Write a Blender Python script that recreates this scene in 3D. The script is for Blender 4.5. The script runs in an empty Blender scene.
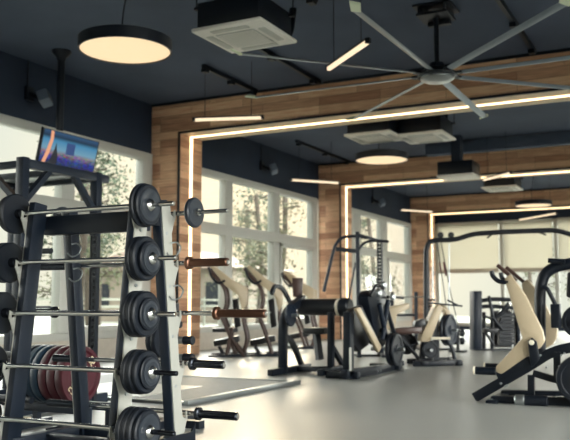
import bpy, bmesh, math, random
from mathutils import Vector as V, Matrix
random.seed(7)
C = bpy.context.scene.collection
S = bpy.context.scene
PI = math.pi

# ---------------------------------------------------------------- camera
CAM_H, FPX = 1.0, 813.0
PITCH, YAW = math.atan(83/813), math.radians(27.3)
cam_d = bpy.data.cameras.new('camera'); cam = bpy.data.objects.new('camera', cam_d); C.objects.link(cam)
cam.location = (0, 0, CAM_H); cam.rotation_euler = (PI/2 + PITCH, 0, YAW)
cam_d.sensor_width = 36; cam_d.lens = 36*FPX/570; cam_d.clip_end = 300
cam_d.dof.use_dof = True; cam_d.dof.focus_distance = 4.7; cam_d.dof.aperture_fstop = 3.2
S.camera = cam

# ---------------------------------------------------------------- world, sun, exposure
W = bpy.data.worlds.new('world'); S.world = W; W.use_nodes = True
nt = W.node_tree; nt.nodes.clear()
def wn(t, **k):
    n = nt.nodes.new(t)
    for a, b in k.items(): setattr(n, a, b)
    return n
w_out = wn('ShaderNodeOutputWorld'); w_bg = wn('ShaderNodeBackground'); tc = wn('ShaderNodeTexCoord')
sep = wn('ShaderNodeSeparateXYZ'); nt.links.new(tc.outputs['Generated'], sep.inputs[0])
rampz = wn('ShaderNodeValToRGB'); nt.links.new(sep.outputs['Z'], rampz.inputs[0])
e = rampz.color_ramp.elements
e[0].position = 0.0; e[0].color = (.80, .83, .74, 1); e[1].position = .6; e[1].color = (.62, .80, .86, 1)
SUN_AZ = math.radians(29.0); SUN_EL = math.radians(9)
sd = V((-math.sin(SUN_AZ)*math.cos(SUN_EL), math.cos(SUN_AZ)*math.cos(SUN_EL), math.sin(SUN_EL)))
dot = wn('ShaderNodeVectorMath', operation='DOT_PRODUCT'); nt.links.new(tc.outputs['Generated'], dot.inputs[0]); dot.inputs[1].default_value = sd
pw = wn('ShaderNodeMath', operation='POWER', use_clamp=True); nt.links.new(dot.outputs['Value'], pw.inputs[0]); pw.inputs[1].default_value = 30
mixc = wn('ShaderNodeMix', data_type='RGBA'); nt.links.new(pw.outputs[0], mixc.inputs[0])
nt.links.new(rampz.outputs[0], mixc.inputs[6]); mixc.inputs[7].default_value = (1.6, 1.3, .9, 1)
nt.links.new(mixc.outputs[2], w_bg.inputs[0]); w_bg.inputs[1].default_value = 0.64
nt.links.new(w_bg.outputs[0], w_out.inputs[0])

def soft_sun(name, az, el, energy, ang, col):
    """wide sun lamp; az in degrees left of +Y"""
    d = bpy.data.lights.new(name, 'SUN'); o = bpy.data.objects.new(name, d); C.objects.link(o)
    d.energy = energy; d.angle = math.radians(ang); d.color = col; a, e_ = math.radians(az), math.radians(el)
    o.rotation_euler = V((-math.sin(a)*math.cos(e_), math.cos(a)*math.cos(e_), math.sin(e_))).to_track_quat('Z', 'Y').to_euler()
soft_sun('low_sun', 29, 11, .9, 8, (1, .78, .52))
soft_sun('left_daylight_fill', 78, 22, 9.5, 80, (1, .98, .92))  # added fill: boosts window daylight indoors, leaves the visible sky alone
soft_sun('end_daylight_fill', 8, 20, 6, 70, (1, .98, .92))  # added fill strengthening the light from the end windows
soft_sun('right_daylight_fill', -108, 20, 14, 70, (1, .97, .93))  # added fill from the right, brightens wood fronts and side plates

S.view_settings.view_transform = 'Standard'; S.view_settings.look = 'None'
S.view_settings.exposure = 0.62; S.view_settings.gamma = 1; S.view_settings.use_curve_mapping = False
S.cycles.use_denoising = True
S.cycles.max_bounces = 8; S.cycles.diffuse_bounces = 4; S.cycles.sample_clamp_indirect = 6
S.cycles.caustics_reflective = False; S.cycles.caustics_refractive = False

def daylight_portal(loc, sx, sy, rot):
    d = bpy.data.lights.new('daylight_portal', 'AREA'); o = bpy.data.objects.new('daylight_portal', d); C.objects.link(o)
    d.shape = 'RECTANGLE'; d.size = sx; d.size_y = sy; d.cycles.is_portal = True
    o.location = loc; o.rotation_euler = rot
XL, XR, YB, YF, CEI = -9.62, 4.6, 31.0, -3.0, 4.92
for y0, y1 in ((-2.9, 12.6), (13.7, 20.5), (21.6, 28.5)):
    daylight_portal((XL-.12, (y0+y1)/2, 2.1), 3.5, y1-y0, (0, -PI/2, 0))
daylight_portal((-2, YB+.3, 2.2), 13, 3.8, (-PI/2, 0, 0))
daylight_portal((XR+.12, 12.8, 2.1), 3.5, 31, (0, PI/2, 0))

# ---------------------------------------------------------------- materials
def mat(name, col, rough=.5, metal=0, spec=.5, noise=0, nscale=8, bump=0, bscale=200, coat=0):
    m = bpy.data.materials.new(name); m.use_nodes = True
    n = m.node_tree.nodes; b = n['Principled BSDF']; L = m.node_tree.links
    b.inputs['Base Color'].default_value = (*col, 1); b.inputs['Roughness'].default_value = rough
    b.inputs['Metallic'].default_value = metal; b.inputs['Specular IOR Level'].default_value = spec
    b.inputs['Coat Weight'].default_value = coat
    t = n.new('ShaderNodeTexCoord')
    if noise:
        x = n.new('ShaderNodeTexNoise'); x.inputs['Scale'].default_value = nscale; x.inputs['Detail'].default_value = 5
        L.new(t.outputs['Object'], x.inputs['Vector'])
        r = n.new('ShaderNodeValToRGB'); L.new(x.outputs['Fac'], r.inputs[0])
        r.color_ramp.elements[0].position = .3; r.color_ramp.elements[1].position = .7
        r.color_ramp.elements[0].color = (*[c*(1-noise) for c in col], 1)
        r.color_ramp.elements[1].color = (*[min(1, c*(1+noise)) for c in col], 1)
        L.new(r.outputs[0], b.inputs['Base Color'])
    if bump:
        x = n.new('ShaderNodeTexNoise'); x.inputs['Scale'].default_value = bscale
        L.new(t.outputs['Object'], x.inputs['Vector'])
        u = n.new('ShaderNodeBump'); u.inputs['Strength'].default_value = bump; u.inputs['Distance'].default_value = .002
        L.new(x.outputs['Fac'], u.inputs['Height']); L.new(u.outputs[0], b.inputs['Normal'])
    return m
def emis(name, col, s, base=.25):
    m = mat(name, (base, base, base)); b = m.node_tree.nodes['Principled BSDF']
    b.inputs['Emission Color'].default_value = (*col, 1); b.inputs['Emission Strength'].default_value = s
    return m
def glass_mat():
    m = bpy.data.materials.new('window_glass'); m.use_nodes = True; n = m.node_tree.nodes; n.clear(); L = m.node_tree.links
    o = n.new('ShaderNodeOutputMaterial'); mx = n.new('ShaderNodeMixShader'); t = n.new('ShaderNodeBsdfTransparent'); g = n.new('ShaderNodeBsdfGlossy')
    t.inputs[0].default_value = (.95, .97, .96, 1); g.inputs['Roughness'].default_value = .02
    lw = n.new('ShaderNodeLayerWeight'); lw.inputs[0].default_value = .5; f = n.new('ShaderNodeMath'); f.operation = 'POWER'; f.inputs[1].default_value = 5
    L.new(lw.outputs['Facing'], f.inputs[0]); L.new(f.outputs[0], mx.inputs[0]); L.new(t.outputs[0], mx.inputs[1]); L.new(g.outputs[0], mx.inputs[2]); L.new(mx.outputs[0], o.inputs[0])
    return m
def wood(name, a, b):
    m = mat(name, (.4, .25, .15), .55); n = m.node_tree.nodes; L = m.node_tree.links; bs = n['Principled BSDF']
    t = n.new('ShaderNodeTexCoord'); s = n.new('ShaderNodeSeparateXYZ'); c = n.new('ShaderNodeCombineXYZ')
    L.new(t.outputs['Object'], s.inputs[0]); L.new(s.outputs[a], c.inputs[0]); L.new(s.outputs[b], c.inputs[1])
    br = n.new('ShaderNodeTexBrick'); L.new(c.outputs[0], br.inputs['Vector'])
    br.inputs['Scale'].default_value = 1; br.inputs['Brick Width'].default_value = 1.15; br.inputs['Row Height'].default_value = .155
    br.inputs['Mortar Size'].default_value = .0025; br.offset = .37; br.offset_frequency = 3
    br.inputs['Color1'].default_value = (.78, .49, .30, 1); br.inputs['Color2'].default_value = (.36, .175, .10, 1); br.inputs['Mortar'].default_value = (.10, .055, .03, 1)
    mp = n.new('ShaderNodeMapping'); mp.inputs['Scale'].default_value = (1.2, 14, 1); L.new(c.outputs[0], mp.inputs[0])
    no = n.new('ShaderNodeTexNoise'); no.inputs['Scale'].default_value = 2.2; no.inputs['Detail'].default_value = 6; L.new(mp.outputs[0], no.inputs['Vector'])
    mx = n.new('ShaderNodeMix'); mx.data_type = 'RGBA'; mx.blend_type = 'OVERLAY'; mx.inputs[0].default_value = .65
    L.new(br.outputs['Color'], mx.inputs[6]); L.new(no.outputs['Fac'], mx.inputs[7]); L.new(mx.outputs[2], bs.inputs['Base Color'])
    return m
M = dict(
    navy=mat('navy_paint', (.013, .024, .048), .8, noise=.12, nscale=1.5),
    ceil=mat('slate_ceiling_paint', (.060, .080, .125), .85, noise=.15, nscale=.8),
    white=mat('white_frame', (.50, .50, .46), .45), sill=mat('cream_wall', (.52, .47, .40), .7, noise=.06),
    black=mat('black_powder_coat', (.004, .007, .013), .4, spec=.35), dark=mat('dark_steel', (.008, .014, .026), .42, .0, spec=.35),
    rubber=mat('black_rubber', (.005, .008, .014), .48, spec=.35, bump=.25), rubface=mat('grey_rubber_face', (.022, .028, .038), .38),
    leather=mat('black_vinyl', (.011, .012, .015), .38, bump=.2, bscale=60), brown=mat('brown_vinyl_and_flare_tint', (.06, .032, .026), .4, bump=.2, bscale=60),  # brown also goes on the press frames, as painted flare
    chrome=mat('chrome', (.62, .62, .60), .18, 1), warmlit=mat('flare_brown_sleeve', (.17, .085, .055), .3, .85),  # sleeve brown is warm flare and reflection put into the colour
    blksleeve=mat('black_chrome_sleeve', (.03, .035, .045), .2, .8),
    silver=mat('silver_side_plate', (.46, .46, .42), .38, .25), steel=mat('brushed_steel', (.42, .45, .46), .3, .9),
    tan=mat('tan_vinyl', (.48, .39, .265), .42, noise=.05, bump=.15, bscale=80), cream=mat('cream_plastic', (.78, .72, .58), .5),
    burg=mat('burgundy_rubber', (.055, .006, .013), .5, noise=.1), blue=mat('blue_rubber', (.010, .032, .06), .45, noise=.1),
    ac=mat('ac_white_plastic', (.86, .83, .77), .5), acg=mat('ac_grey_grille', (.5, .5, .47), .6),
    diff=emis('lamp_diffuser', (1, .70, .40), .66), led=emis('led_strip', (1, .70, .38), 3.0), tube=emis('tube_diffuser', (1, .76, .50), .75),
    blade=mat('aluminium_blade', (.24, .29, .33), .3, .85), tip=mat('pale_green_tip', (.75, .82, .62), .5),
    wx=wood('oak_planks_front', 'X', 'Z'), wy=wood('oak_planks_reveal', 'Y', 'Z'), wz=mat('led_lightened_soffit', (.72, .56, .38), .5, noise=.12, nscale=3),  # soffit colour lightened to stand for LED light on the wood
    glass=glass_mat(), yellow=mat('yellow_paint', (.75, .65, .42), .5), mat_g=mat('grey_rubber_mat', (.17, .18, .18), .6, noise=.12, nscale=20),
    matl=mat('light_platform', (.40, .40, .37), .4, noise=.05), bark=mat('bark', (.08, .065, .05), .9, noise=.3),
    leaf=mat('leaves', (.06, .085, .05), .7, noise=.3, nscale=2), leaf2=mat('pale_leaves', (.12, .13, .07), .7, noise=.3, nscale=2),
    ground=mat('pale_paving', (.22, .23, .19), .9, noise=.15, nscale=.5), house=mat('house_render', (.20, .17, .13), .8), roof=mat('roof_tile', (.30, .22, .18), .8),
    redglow=mat('red_stripe', (.10, .015, .015), .5))
def floor_mat():
    m = mat('light_grey_floor', (.33, .335, .31), .34, spec=.4); n = m.node_tree.nodes; L = m.node_tree.links; b = n['Principled BSDF']
    t = n.new('ShaderNodeTexCoord'); a = n.new('ShaderNodeTexNoise'); a.inputs['Scale'].default_value = .7; a.inputs['Detail'].default_value = 6
    L.new(t.outputs['Object'], a.inputs['Vector'])
    r = n.new('ShaderNodeValToRGB'); L.new(a.outputs['Fac'], r.inputs[0])
    r.color_ramp.elements[0].position = .3; r.color_ramp.elements[0].color = (.27, .28, .27, 1)
    r.color_ramp.elements[1].position = .7; r.color_ramp.elements[1].color = (.335, .34, .32, 1)
    L.new(r.outputs[0], b.inputs['Base Color'])
    rr = n.new('ShaderNodeMapRange'); rr.inputs[3].default_value = .32; rr.inputs[4].default_value = .5; L.new(a.outputs['Fac'], rr.inputs[0]); L.new(rr.outputs[0], b.inputs['Roughness'])
    return m
M['floor'] = floor_mat()
# blinds let daylight through
bm_ = bpy.data.materials.new('cream_blind'); bm_.use_nodes = True; n_ = bm_.node_tree.nodes; L_ = bm_.node_tree.links
pb = n_['Principled BSDF']; pb.inputs['Base Color'].default_value = (.70, .68, .62, 1); pb.inputs['Roughness'].default_value = .8
tr = n_.new('ShaderNodeBsdfTranslucent'); tr.inputs[0].default_value = (.66, .64, .57, 1); mx_ = n_.new('ShaderNodeMixShader'); mx_.inputs[0].default_value = .6
L_.new(pb.outputs[0], mx_.inputs[1]); L_.new(tr.outputs[0], mx_.inputs[2]); L_.new(mx_.outputs[0], n_['Material Output'].inputs[0]); M['blind'] = bm_

# ---------------------------------------------------------------- mesh builder
class MB:
    def __init__(s): s.b = bmesh.new()
    def _add(s, vs, fs):
        q = [s.b.verts.new(v) for v in vs]
        for f in fs:
            try: s.b.faces.new([q[i] for i in f])
            except ValueError: pass
        return s
    def box(s, c, d, rot=None):
        R = rot or Matrix.Identity(3); c = V(c); x, y, z = (k/2 for k in d)
        vs = [c + R @ V((a*x, b*y, g*z)) for a in (-1, 1) for b in (-1, 1) for g in (-1, 1)]
        return s._add(vs, [(0,1,3,2), (4,6,7,5), (0,4,5,1), (2,3,7,6), (0,2,6,4), (1,5,7,3)])
    def bb(s, a, b): return s.box([(a[i]+b[i])/2 for i in range(3)], [abs(b[i]-a[i]) for i in range(3)])
    def beam(s, p, q, w, h, up=(0, 0, 1)):
        p, q = V(p), V(q); d = (q-p).normalized(); u = V(up)
        if abs(d.dot(u)) > .98: u = V((1, 0, 0))
        sx = d.cross(u).normalized(); u = sx.cross(d)
        return s.box((p+q)/2, (w, (q-p).length, h), Matrix((sx, d, u)).transposed())
    def lathe(s, c, ax, prof, n=32):
        c, ax = V(c), V(ax).normalized(); t = V((0, 0, 1)) if abs(ax.z) < .9 else V((1, 0, 0))
        e1 = ax.cross(t).normalized(); e2 = ax.cross(e1)
        vs, fs, rings = [], [], []
        for r, h in prof:
            if r < 1e-6: rings.append([len(vs)]); vs.append(c + ax*h)
            else:
                rings.append(list(range(len(vs), len(vs)+n)))
                vs += [c + ax*h + (e1*math.cos(2*PI*k/n) + e2*math.sin(2*PI*k/n))*r for k in range(n)]
        for a, b in zip(rings, rings[1:]):
            for k in range(n):
                j = (k+1) % n
                if len(a) == 1 and len(b) == 1: continue
                if len(a) == 1: fs.append((a[0], b[j], b[k]))
                elif len(b) == 1: fs.append((a[k], a[j], b[0]))
                else: fs.append((a[k], a[j], b[j], b[k]))
        return s._add(vs, fs)
    def cyl(s, p, q, r, n=20, ch=.12):
        p, q = V(p), V(q); L = (q-p).length; c = min(r*ch, L*.2)
        return s.lathe(p, q-p, [(0, 0), (r-c, 0), (r, c), (r, L-c), (r-c, L), (0, L)], n)
    def tube(s, pts, r, n=12, fil=.08, w=None, h=None):
        pts = [V(p) for p in pts]; P = [pts[0]]
        for i in range(1, len(pts)-1):
            a, b, c = pts[i-1], pts[i], pts[i+1]
            f = min(fil, (a-b).length*.48, (c-b).length*.48); p0 = b+(a-b).normalized()*f; p1 = b+(c-b).normalized()*f
            for k in range(6):
                t = k/5; P.append(p0*(1-t)**2 + b*2*t*(1-t) + p1*t*t)
        P.append(pts[-1]); vs, fs = [], []
        if len(P) > 2: nrm = (P[1]-P[0]).cross(P[-1]-P[0])
        else: nrm = V((0, 0, 0))
        if nrm.length < 1e-5: nrm = (P[-1]-P[0]).cross(V((0, 0, 1)))
        if nrm.length < 1e-5: nrm = V((1, 0, 0))
        nrm.normalize(); sh = [(math.cos(2*PI*k/n)*r, math.sin(2*PI*k/n)*r) for k in range(n)]
        if w: sh = [(w/2, h/2), (-w/2, h/2), (-w/2, -h/2), (w/2, -h/2)]; n = 4     # w: across the plane of the bend
        for i, p in enumerate(P):
            d = (P[min(i+1, len(P)-1)] - P[max(i-1, 0)]).normalized(); e1 = (nrm - d*nrm.dot(d)).normalized(); e2 = d.cross(e1)
            vs += [p + e1*a + e2*b for a, b in sh]
        for i in range(len(P)-1):
            for k in range(n): fs.append((i*n+k, i*n+(k+1) % n, (i+1)*n+(k+1) % n, (i+1)*n+k))
        fs += [tuple(range(n))[::-1], tuple(range((len(P)-1)*n, len(P)*n))]
        return s._add(vs, fs)
    def poly(s, pts, vec):
        pts = [V(p) for p in pts]; vec = V(vec); n = len(pts)
        return s._add(pts + [p+vec for p in pts], [tuple(range(n))[::-1], tuple(range(n, 2*n))] + [(i, (i+1) % n, n+(i+1) % n, n+i) for i in range(n)])
    def build(s, name, m, parent=None, bevel=0, smooth=True, seg=2):
        bmesh.ops.recalc_face_normals(s.b, faces=s.b.faces[:])
        if bevel:
            ed = [e for e in s.b.edges if len(e.link_faces) == 2 and e.calc_face_angle(0) > .7]
            bmesh.ops.bevel(s.b, geom=ed, offset=bevel, segments=seg, affect='EDGES', clamp_overlap=True, profile=.5)
        me = bpy.data.meshes.new(name); s.b.to_mesh(me); s.b.free()
        if smooth:
            me.polygons.foreach_set('use_smooth', [True]*len(me.polygons)); me.set_sharp_from_angle(angle=.6)
        me.materials.append(M[m] if isinstance(m, str) else m)
        o = bpy.data.objects.new(name, me); C.objects.link(o)
        if parent is not None:
            r = parent
            while r is not None and r.get('_o') is None: r = r.parent
            inv = Matrix.Rotation(-r['_a'], 4, 'Z') @ Matrix.Translation(-V(r['_o'])) if r else Matrix.Identity(4)
            me.transform(inv); o.parent = parent
        else:
            vs = [v.co.copy() for v in me.vertices]
            c = V(((min(v.x for v in vs)+max(v.x for v in vs))/2, (min(v.y for v in vs)+max(v.y for v in vs))/2, min(v.z for v in vs)))
            me.transform(Matrix.Translation(-c)); o.location = c
        return o
def tag(o, label=None, cat=None, group=None, kind=None):
    if label: o['label'] = label
    if cat: o['category'] = cat
    if group: o['group'] = group
    if kind: o['kind'] = kind
    return o
roots = []
def empty(name, loc, label, cat, group=None, ang=0):
    o = bpy.data.objects.new(name, None); C.objects.link(o); o.location = loc; o.rotation_euler = (0, 0, ang)
    o.empty_display_size = .1; o['_o'] = list(loc); o['_a'] = ang; roots.append(o)
    return tag(o, label, cat, group)
def copy_tree(o, parent=None):
    c = o.copy(); C.objects.link(c); c.parent = parent
    if parent is None: roots.append(c)
    for ch in list(o.children): copy_tree(ch, c)
    return c
def struct(name, mb, m, **k):
    o = mb.build(name, m, smooth=False, **k); o['kind'] = 'structure'; return o
def place(proto, first, loc, ang, label, group=None):
    o = proto if first else copy_tree(proto)
    o.location = loc; o.rotation_euler = (0, 0, ang); return tag(o, label, None, group)

# plane through a floor point, seen from the photographer's position: gives real 3-D points
RX = V((math.cos(YAW), math.sin(YAW), 0)); FH = V((-math.sin(YAW), math.cos(YAW), 0)); CP = V((0, 0, CAM_H))
CF = FH*math.cos(PITCH) + V((0, 0, math.sin(PITCH))); CU = V((0, 0, math.cos(PITCH))) - FH*math.sin(PITCH)
def pray(x, y): return CF*FPX + RX*(x-285) - CU*(y-220)
class Pl:
    def __init__(s, ox, oy, ang=None):
        s.o = V((ox, oy, 0)); a = YAW if ang is None else math.radians(ang)
        s.u = V((math.cos(a), math.sin(a), 0)); s.n = V((-math.sin(a), math.cos(a), 0))
    def __call__(s, x, y, off=0):
        d = pray(x, y); t = (s.o-CP).dot(s.n)/d.dot(s.n); return CP + d*t + s.n*off
def floor_at(x, y, z=0):
    d = pray(x, y); return CP + d*((z-CAM_H)/d.z)

# ---------------------------------------------------------------- the room
PY, PD, OX, OZ = (12.88, 20.72, 28.80), .78, -8.95, 4.28
struct('floor', MB().bb((XL-.3, YF, -.2), (XR+.3, YB+.3, 0)), 'floor')
struct('ceiling', MB().bb((XL-.3, YF, CEI), (XR+.3, YB+.3, CEI+.2)), 'ceil')
struct('wall_back', MB().bb((XL, YF-.2, 0), (XR, YF, CEI)), 'sill')
w = MB(); w.bb((XL-.25, YF, 3.92), (XL, YB, CEI)); struct('wall_left', w, 'navy')
w = MB(); w.bb((XL-.25, YF, 0), (XL, YB, .37))
for y in PY: w.bb((XL-.25, y-.02, .37), (XL, y+PD-.02, 3.92))
w.bb((XL-.25, 29.5, .37), (XL, YB, 3.92)); struct('wall_left_lower', w, 'sill')
w = MB(); w.bb((XR, YF, 0), (XR+.25, YB, .5)); w.bb((XR, YF, 3.92), (XR+.25, YB, CEI)); [w.bb((XR, a, .5), (XR+.25, b, 3.92)) for a, b in ((12, 13.7), (20.4, 21.6), (28.6, YB))]; struct('wall_right', w, 'navy')
w = MB(); w.bb((XL, YB, 0), (-9.45, YB+.25, CEI)); w.bb((-9.45, YB, 4.1), (XR, YB+.25, CEI)); w.bb((-9.45, YB, 0), (XR, YB+.25, .12)); struct('wall_front', w, 'navy')

def window_unit(n, y0, y1, xa, mull, inward=1):
    """windows of one bay on a long wall"""
    r = empty('window_%d' % n, (xa, (y0+y1)/2, 0), None, None); r['kind'] = 'structure'
    x0, x1 = sorted((xa-.14*inward, xa+.05*inward))
    f = MB(); F = lambda a, b, z0, z1: f.bb((x0, a, z0), (x1, b, z1))
    F(y0, y1, 3.78, 3.92); F(y0, y1, 2.53, 2.76); F(y0, y1, .37, .5); 
    for a, b in [(y0, y0+.12)]+list(mull)+[(y1-.3, y1)]: F(a, b, .5, 2.53); F(a, b, 2.76, 3.78)
    f.build('window_frame', 'white', r, bevel=.008)
    ed = [y0+.12] + [k for m in mull for k in m] + [y1-.3]; sash = MB()
    for a, b in zip(ed[::2], ed[1::2]):
        for z0, z1 in ((.5, 2.53), (2.76, 3.78)): MB().bb((xa-.06*inward, a, z0), (xa-.05*inward, b, z1)).build('pane', 'glass', r, smooth=False)
    a, b = ed[-2], ed[-1]
    for (p, q, z0, z1) in ((a, a+.1, .5, 2.53), (b-.1, b, .5, 2.53), (a, b, 2.43, 2.53), (a, b, .5, .6)): sash.bb((x0+.03, p, z0), (x1+.03*inward, q, z1))
    sash.build('sash', 'white', r, bevel=.006)
    return r
window_unit(1, -2.95, 12.86, XL, [(k, k+.3) for k in (-.2, 1.9, 4.0, 6.1, 8.2, 10.36)])
window_unit(2, 13.66, 20.52, XL, [(15.62, 15.93), (17.94, 18.25)])
window_unit(3, 21.5, 28.72, XL, [(23.1, 23.75), (25.6, 26.15)])
window_unit(4, YF, 12, XR, [(k, k+.3) for k in (0, 3, 6, 9)], -1)
window_unit(6, 13.7, 20.4, XR, [(15.8, 16.1), (18, 18.3)], -1)
window_unit(7, 21.6, 28.6, XR, [(23.6, 23.9), (25.9, 26.2)], -1)
# end wall glazing
r = empty('window_5', (-2, YB, 0), None, None); r['kind'] = 'structure'
f = MB(); F = lambda a, b, z0, z1: f.bb((a, YB+.02, z0), (b, YB+.2, z1))
F(-9.45, XR, 3.98, 4.1); F(-9.45, XR, .12, .25); F(-9.45, -9.25, .25, 3.98); F(XR-.1, XR, .25, 3.98)
xs = [-6.87, -4.9, -2.9, -.9, 1.1, 3.1]
for x in xs: F(x, x+.14, .25, 3.98)
f.build('window_frame', 'white', r, bevel=.006)
ed = [-9.25] + [k for x in xs for k in (x, x+.14)] + [XR-.1]
for a, b in zip(ed[::2], ed[1::2]): MB().bb((a, YB+.1, .25), (b, YB+.11, 3.98)).build('pane', 'glass', r, smooth=False)
for i, (a, b) in enumerate(list(zip(ed[::2], ed[1::2]))[:4]):
    o = MB().bb((a+.03, YB-.06, 2.28), (b-.03, YB-.045, 4.05)); rt = empty('roller_blind', ((a+b)/2, YB-.05, 2.28), None, 'blind', 'roller blinds on the end wall windows')
    rt['label'] = ['leftmost cream roller blind, left of the bright vertical window bar', 'cream roller blind right of the bright vertical window bar'][min(i, 1)] if i < 2 else ['', '', 'third cream roller blind from the left on the end wall', 'fourth cream roller blind from the left on the end wall'][i]
    o.build('fabric', 'blind', rt, smooth=False)
    MB().box(((a+b)/2, YB-.05, 2.22), (b-a-.06, .03, .16)).build('bottom_bar', 'sill', rt, bevel=.01)
    MB().cyl((a+.03, YB-.06, 4.07), (b-.03, YB-.06, 4.07), .04).build('roller', 'white', rt)

for i, y in enumerate(PY):
    y1 = y+PD
    w = MB().bb((XL, y, 0), (OX, y1, CEI)).bb((OX, y, OZ), (XR-.6, y1, CEI)).bb((XR-.6, y, 0), (XR, y1, CEI))
    t = struct('trim_%d' % (i+1), w, 'wx'); t['_o'] = list(t.location); t['_a'] = 0
    ym = y+PD/2; e = .004
    MB().bb((OX, y+.02, 0), (OX+e, y1, OZ-e)).build('reveal_cladding', 'wy', t, smooth=False)
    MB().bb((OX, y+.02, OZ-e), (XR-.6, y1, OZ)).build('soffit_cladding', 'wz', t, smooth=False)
    MB().bb((OX-.035, y-.012, 0), (OX+.006, y+.02, OZ+.035)).bb((OX+.006, y-.012, OZ-.006), (XR-.6, y+.02, OZ+.035)).build('edge_trim', 'black', t, smooth=False)
    MB().bb((XL, y-.02, CEI-.05), (XR, y-.001, CEI)).build('shadow_gap', 'black', t, smooth=False)
    MB().bb((OX+e, ym-.035, 0), (OX+.02, ym+.035, OZ-.02)).bb((OX+e, ym-.028, OZ-.02), (XR-.62, ym+.028, OZ-e)).build('led_strip', 'led', t, smooth=False)

# ---------------------------------------------------------------- outside
w = MB().bb((-60, -30, -.35), (XL-.3, 70, -.15)); w.bb((XL-.3, YB+.3, -.35), (60, 70, -.15)); w.bb((XR+.3, -30, -.35), (60, YB+.3, -.15)); g = struct('trim_10', w, 'ground'); g.name = 'outside_ground'
def tree(x, y, h, m, label, spread=1.6, nl=1500, sz=.15):
    r = empty('garden_tree', (x, y, -.15), label, 'tree', 'trees outside the windows')
    t = MB(); top = V((x+random.uniform(-.4, .4), y+random.uniform(-.4, .4), h)); base = V((x, y, -.15)); tips = []
    t.tube([base, (base+top)/2+V((random.uniform(-.2, .2), random.uniform(-.2, .2), 0)), top], .10, 8, .8)
    for k in range(13):
        f = random.uniform(.18, .97); p = base.lerp(top, f); a = random.uniform(0, 2*PI); L = spread*(1.15-f*.6)*random.uniform(.6, 1.1)
        q = p+V((math.cos(a)*L, math.sin(a)*L, L*random.uniform(.1, .6))); md = (p+q)/2+V((0, 0, .12))
        t.tube([p, md, q], .028, 5, .3); tips += [q, md, (q+md)/2]
        for j in range(2):
            b = a+random.uniform(-1, 1); q2 = md+V((math.cos(b), math.sin(b), random.uniform(-.3, .5)))*L*.5; t.tube([md, q2], .014, 4); tips.append(q2)
    t.build('trunk', 'bark', r)
    lf = MB()
    for k in range(nl):
        c = random.choice(tips)+V([random.gauss(0, .28) for _ in range(3)]); R = Matrix.Rotation(random.uniform(0, 6.3), 3, V([random.gauss(0, 1) for _ in range(3)]).normalized())
        s_ = sz*random.uniform(.5, 1.3); lf._add([c+R@V(v)*s_ for v in ((-.5, 0, 0), (0, -.28, .05), (.5, 0, 0), (0, .28, .05))], [(0, 1, 2, 3)])
    lf.build('foliage', m, r, smooth=False)
ordn = ['leftmost', 'second from the left', 'third from the left', 'fourth from the left', 'fifth from the left', 'sixth from the left']
cnt = {}
for i in range(12):
    y = 5.5+i*3.5; bay = 'first' if y < 22 else 'second' if y < 33 else 'third'; cnt[bay] = cnt.get(bay, -1)+1
    tree(-14.2-(i % 3)*2.6, y, random.uniform(5, 8), 'leaf' if i % 2 else 'leaf2', 'slender sparse tree outside the %s bay windows, %s there' % (bay, ordn[cnt[bay]]), 1.35)
for i in range(4): tree(-7+i*3.6, 38+(i % 2)*2, random.uniform(5, 7), 'leaf2', 'leafy tree beyond the end wall blinds, %s there' % ordn[i], 1.4)
# low house and fence seen through the second bay
r = empty('garden_house', (-30, 44, -.15), 'low beige house with dark windows outside beyond the second window bay', 'house')
MB().bb((-36, 40, -.15), (-24, 47, 3.0)).build('wall', 'house', r)
MB().poly([(-36.5, 39.5, 3.0), (-23.5, 39.5, 3.0), (-30, 39.5, 4.4)], (0, 8, 0)).build('roof', 'roof', r)
for x in (-34, -31, -28, -25.8): MB().bb((x, 39.95, .8), (x+1.1, 40.02, 2.2)).build('window', 'black', r)
r = empty('garden_fence', (-22, 25, -.15), 'low grey rail fence standing in the garden outside', 'fence')
w = MB()
for z in (.5, .8, 1.1): w.bb((-22.03, 5, z), (-22, 50, z+.1))
w.build('rail', 'ground', r)
for y in range(6, 50, 4): MB().bb((-22.1, y, -.15), (-22.03, y+.1, 1.3)).build('post', 'ground', r)

# ---------------------------------------------------------------- ceiling things
def disc_lamp(i, x, y, z, label):
    global lamp0
    loc = (x, y, z)
    if i == 0:
        lamp0 = empty('pendant_lamp', loc, label, 'lamp', None); R_ = .53
        MB().lathe(loc, (0, 0, 1), [(R_-.02, 0), (R_, 0), (R_, .13), (R_-.02, .14), (0, .14)], 64).build('lamp_shade', 'black', lamp0)
        MB().lathe(loc, (0, 0, 1), [(0, .012), (R_-.021, .012), (R_-.021, .03), (0, .03)], 64).build('diffuser', 'diff', lamp0)
        MB().tube([(x-.06, y, z+.13), (x-.05, y, 4.3), (x+.02, y+.03, 4.75), (x+.02, y+.03, CEI-.03)], .009, 8, .2).build('cord', 'black', lamp0)
        MB().lathe((x+.02, y+.03, CEI-.03), (0, 0, 1), [(0, 0), (.06, 0), (.06, .03), (0, .03)]).build('ceiling_rose', 'black', lamp0)
    else: place(lamp0, False, loc, 0, label)
disc_lamp(0, -5.77, 7.2, 3.86, 'largest round black pendant lamp with warm disc, nearest the camera')
disc_lamp(1, -5.70, 15.3, 3.86, 'round pendant lamp glowing under the white ceiling units, second bay')
disc_lamp(2, -4.42, 24.6, 3.86, 'smallest round pendant lamp, far off before the end wall blinds')

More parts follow.
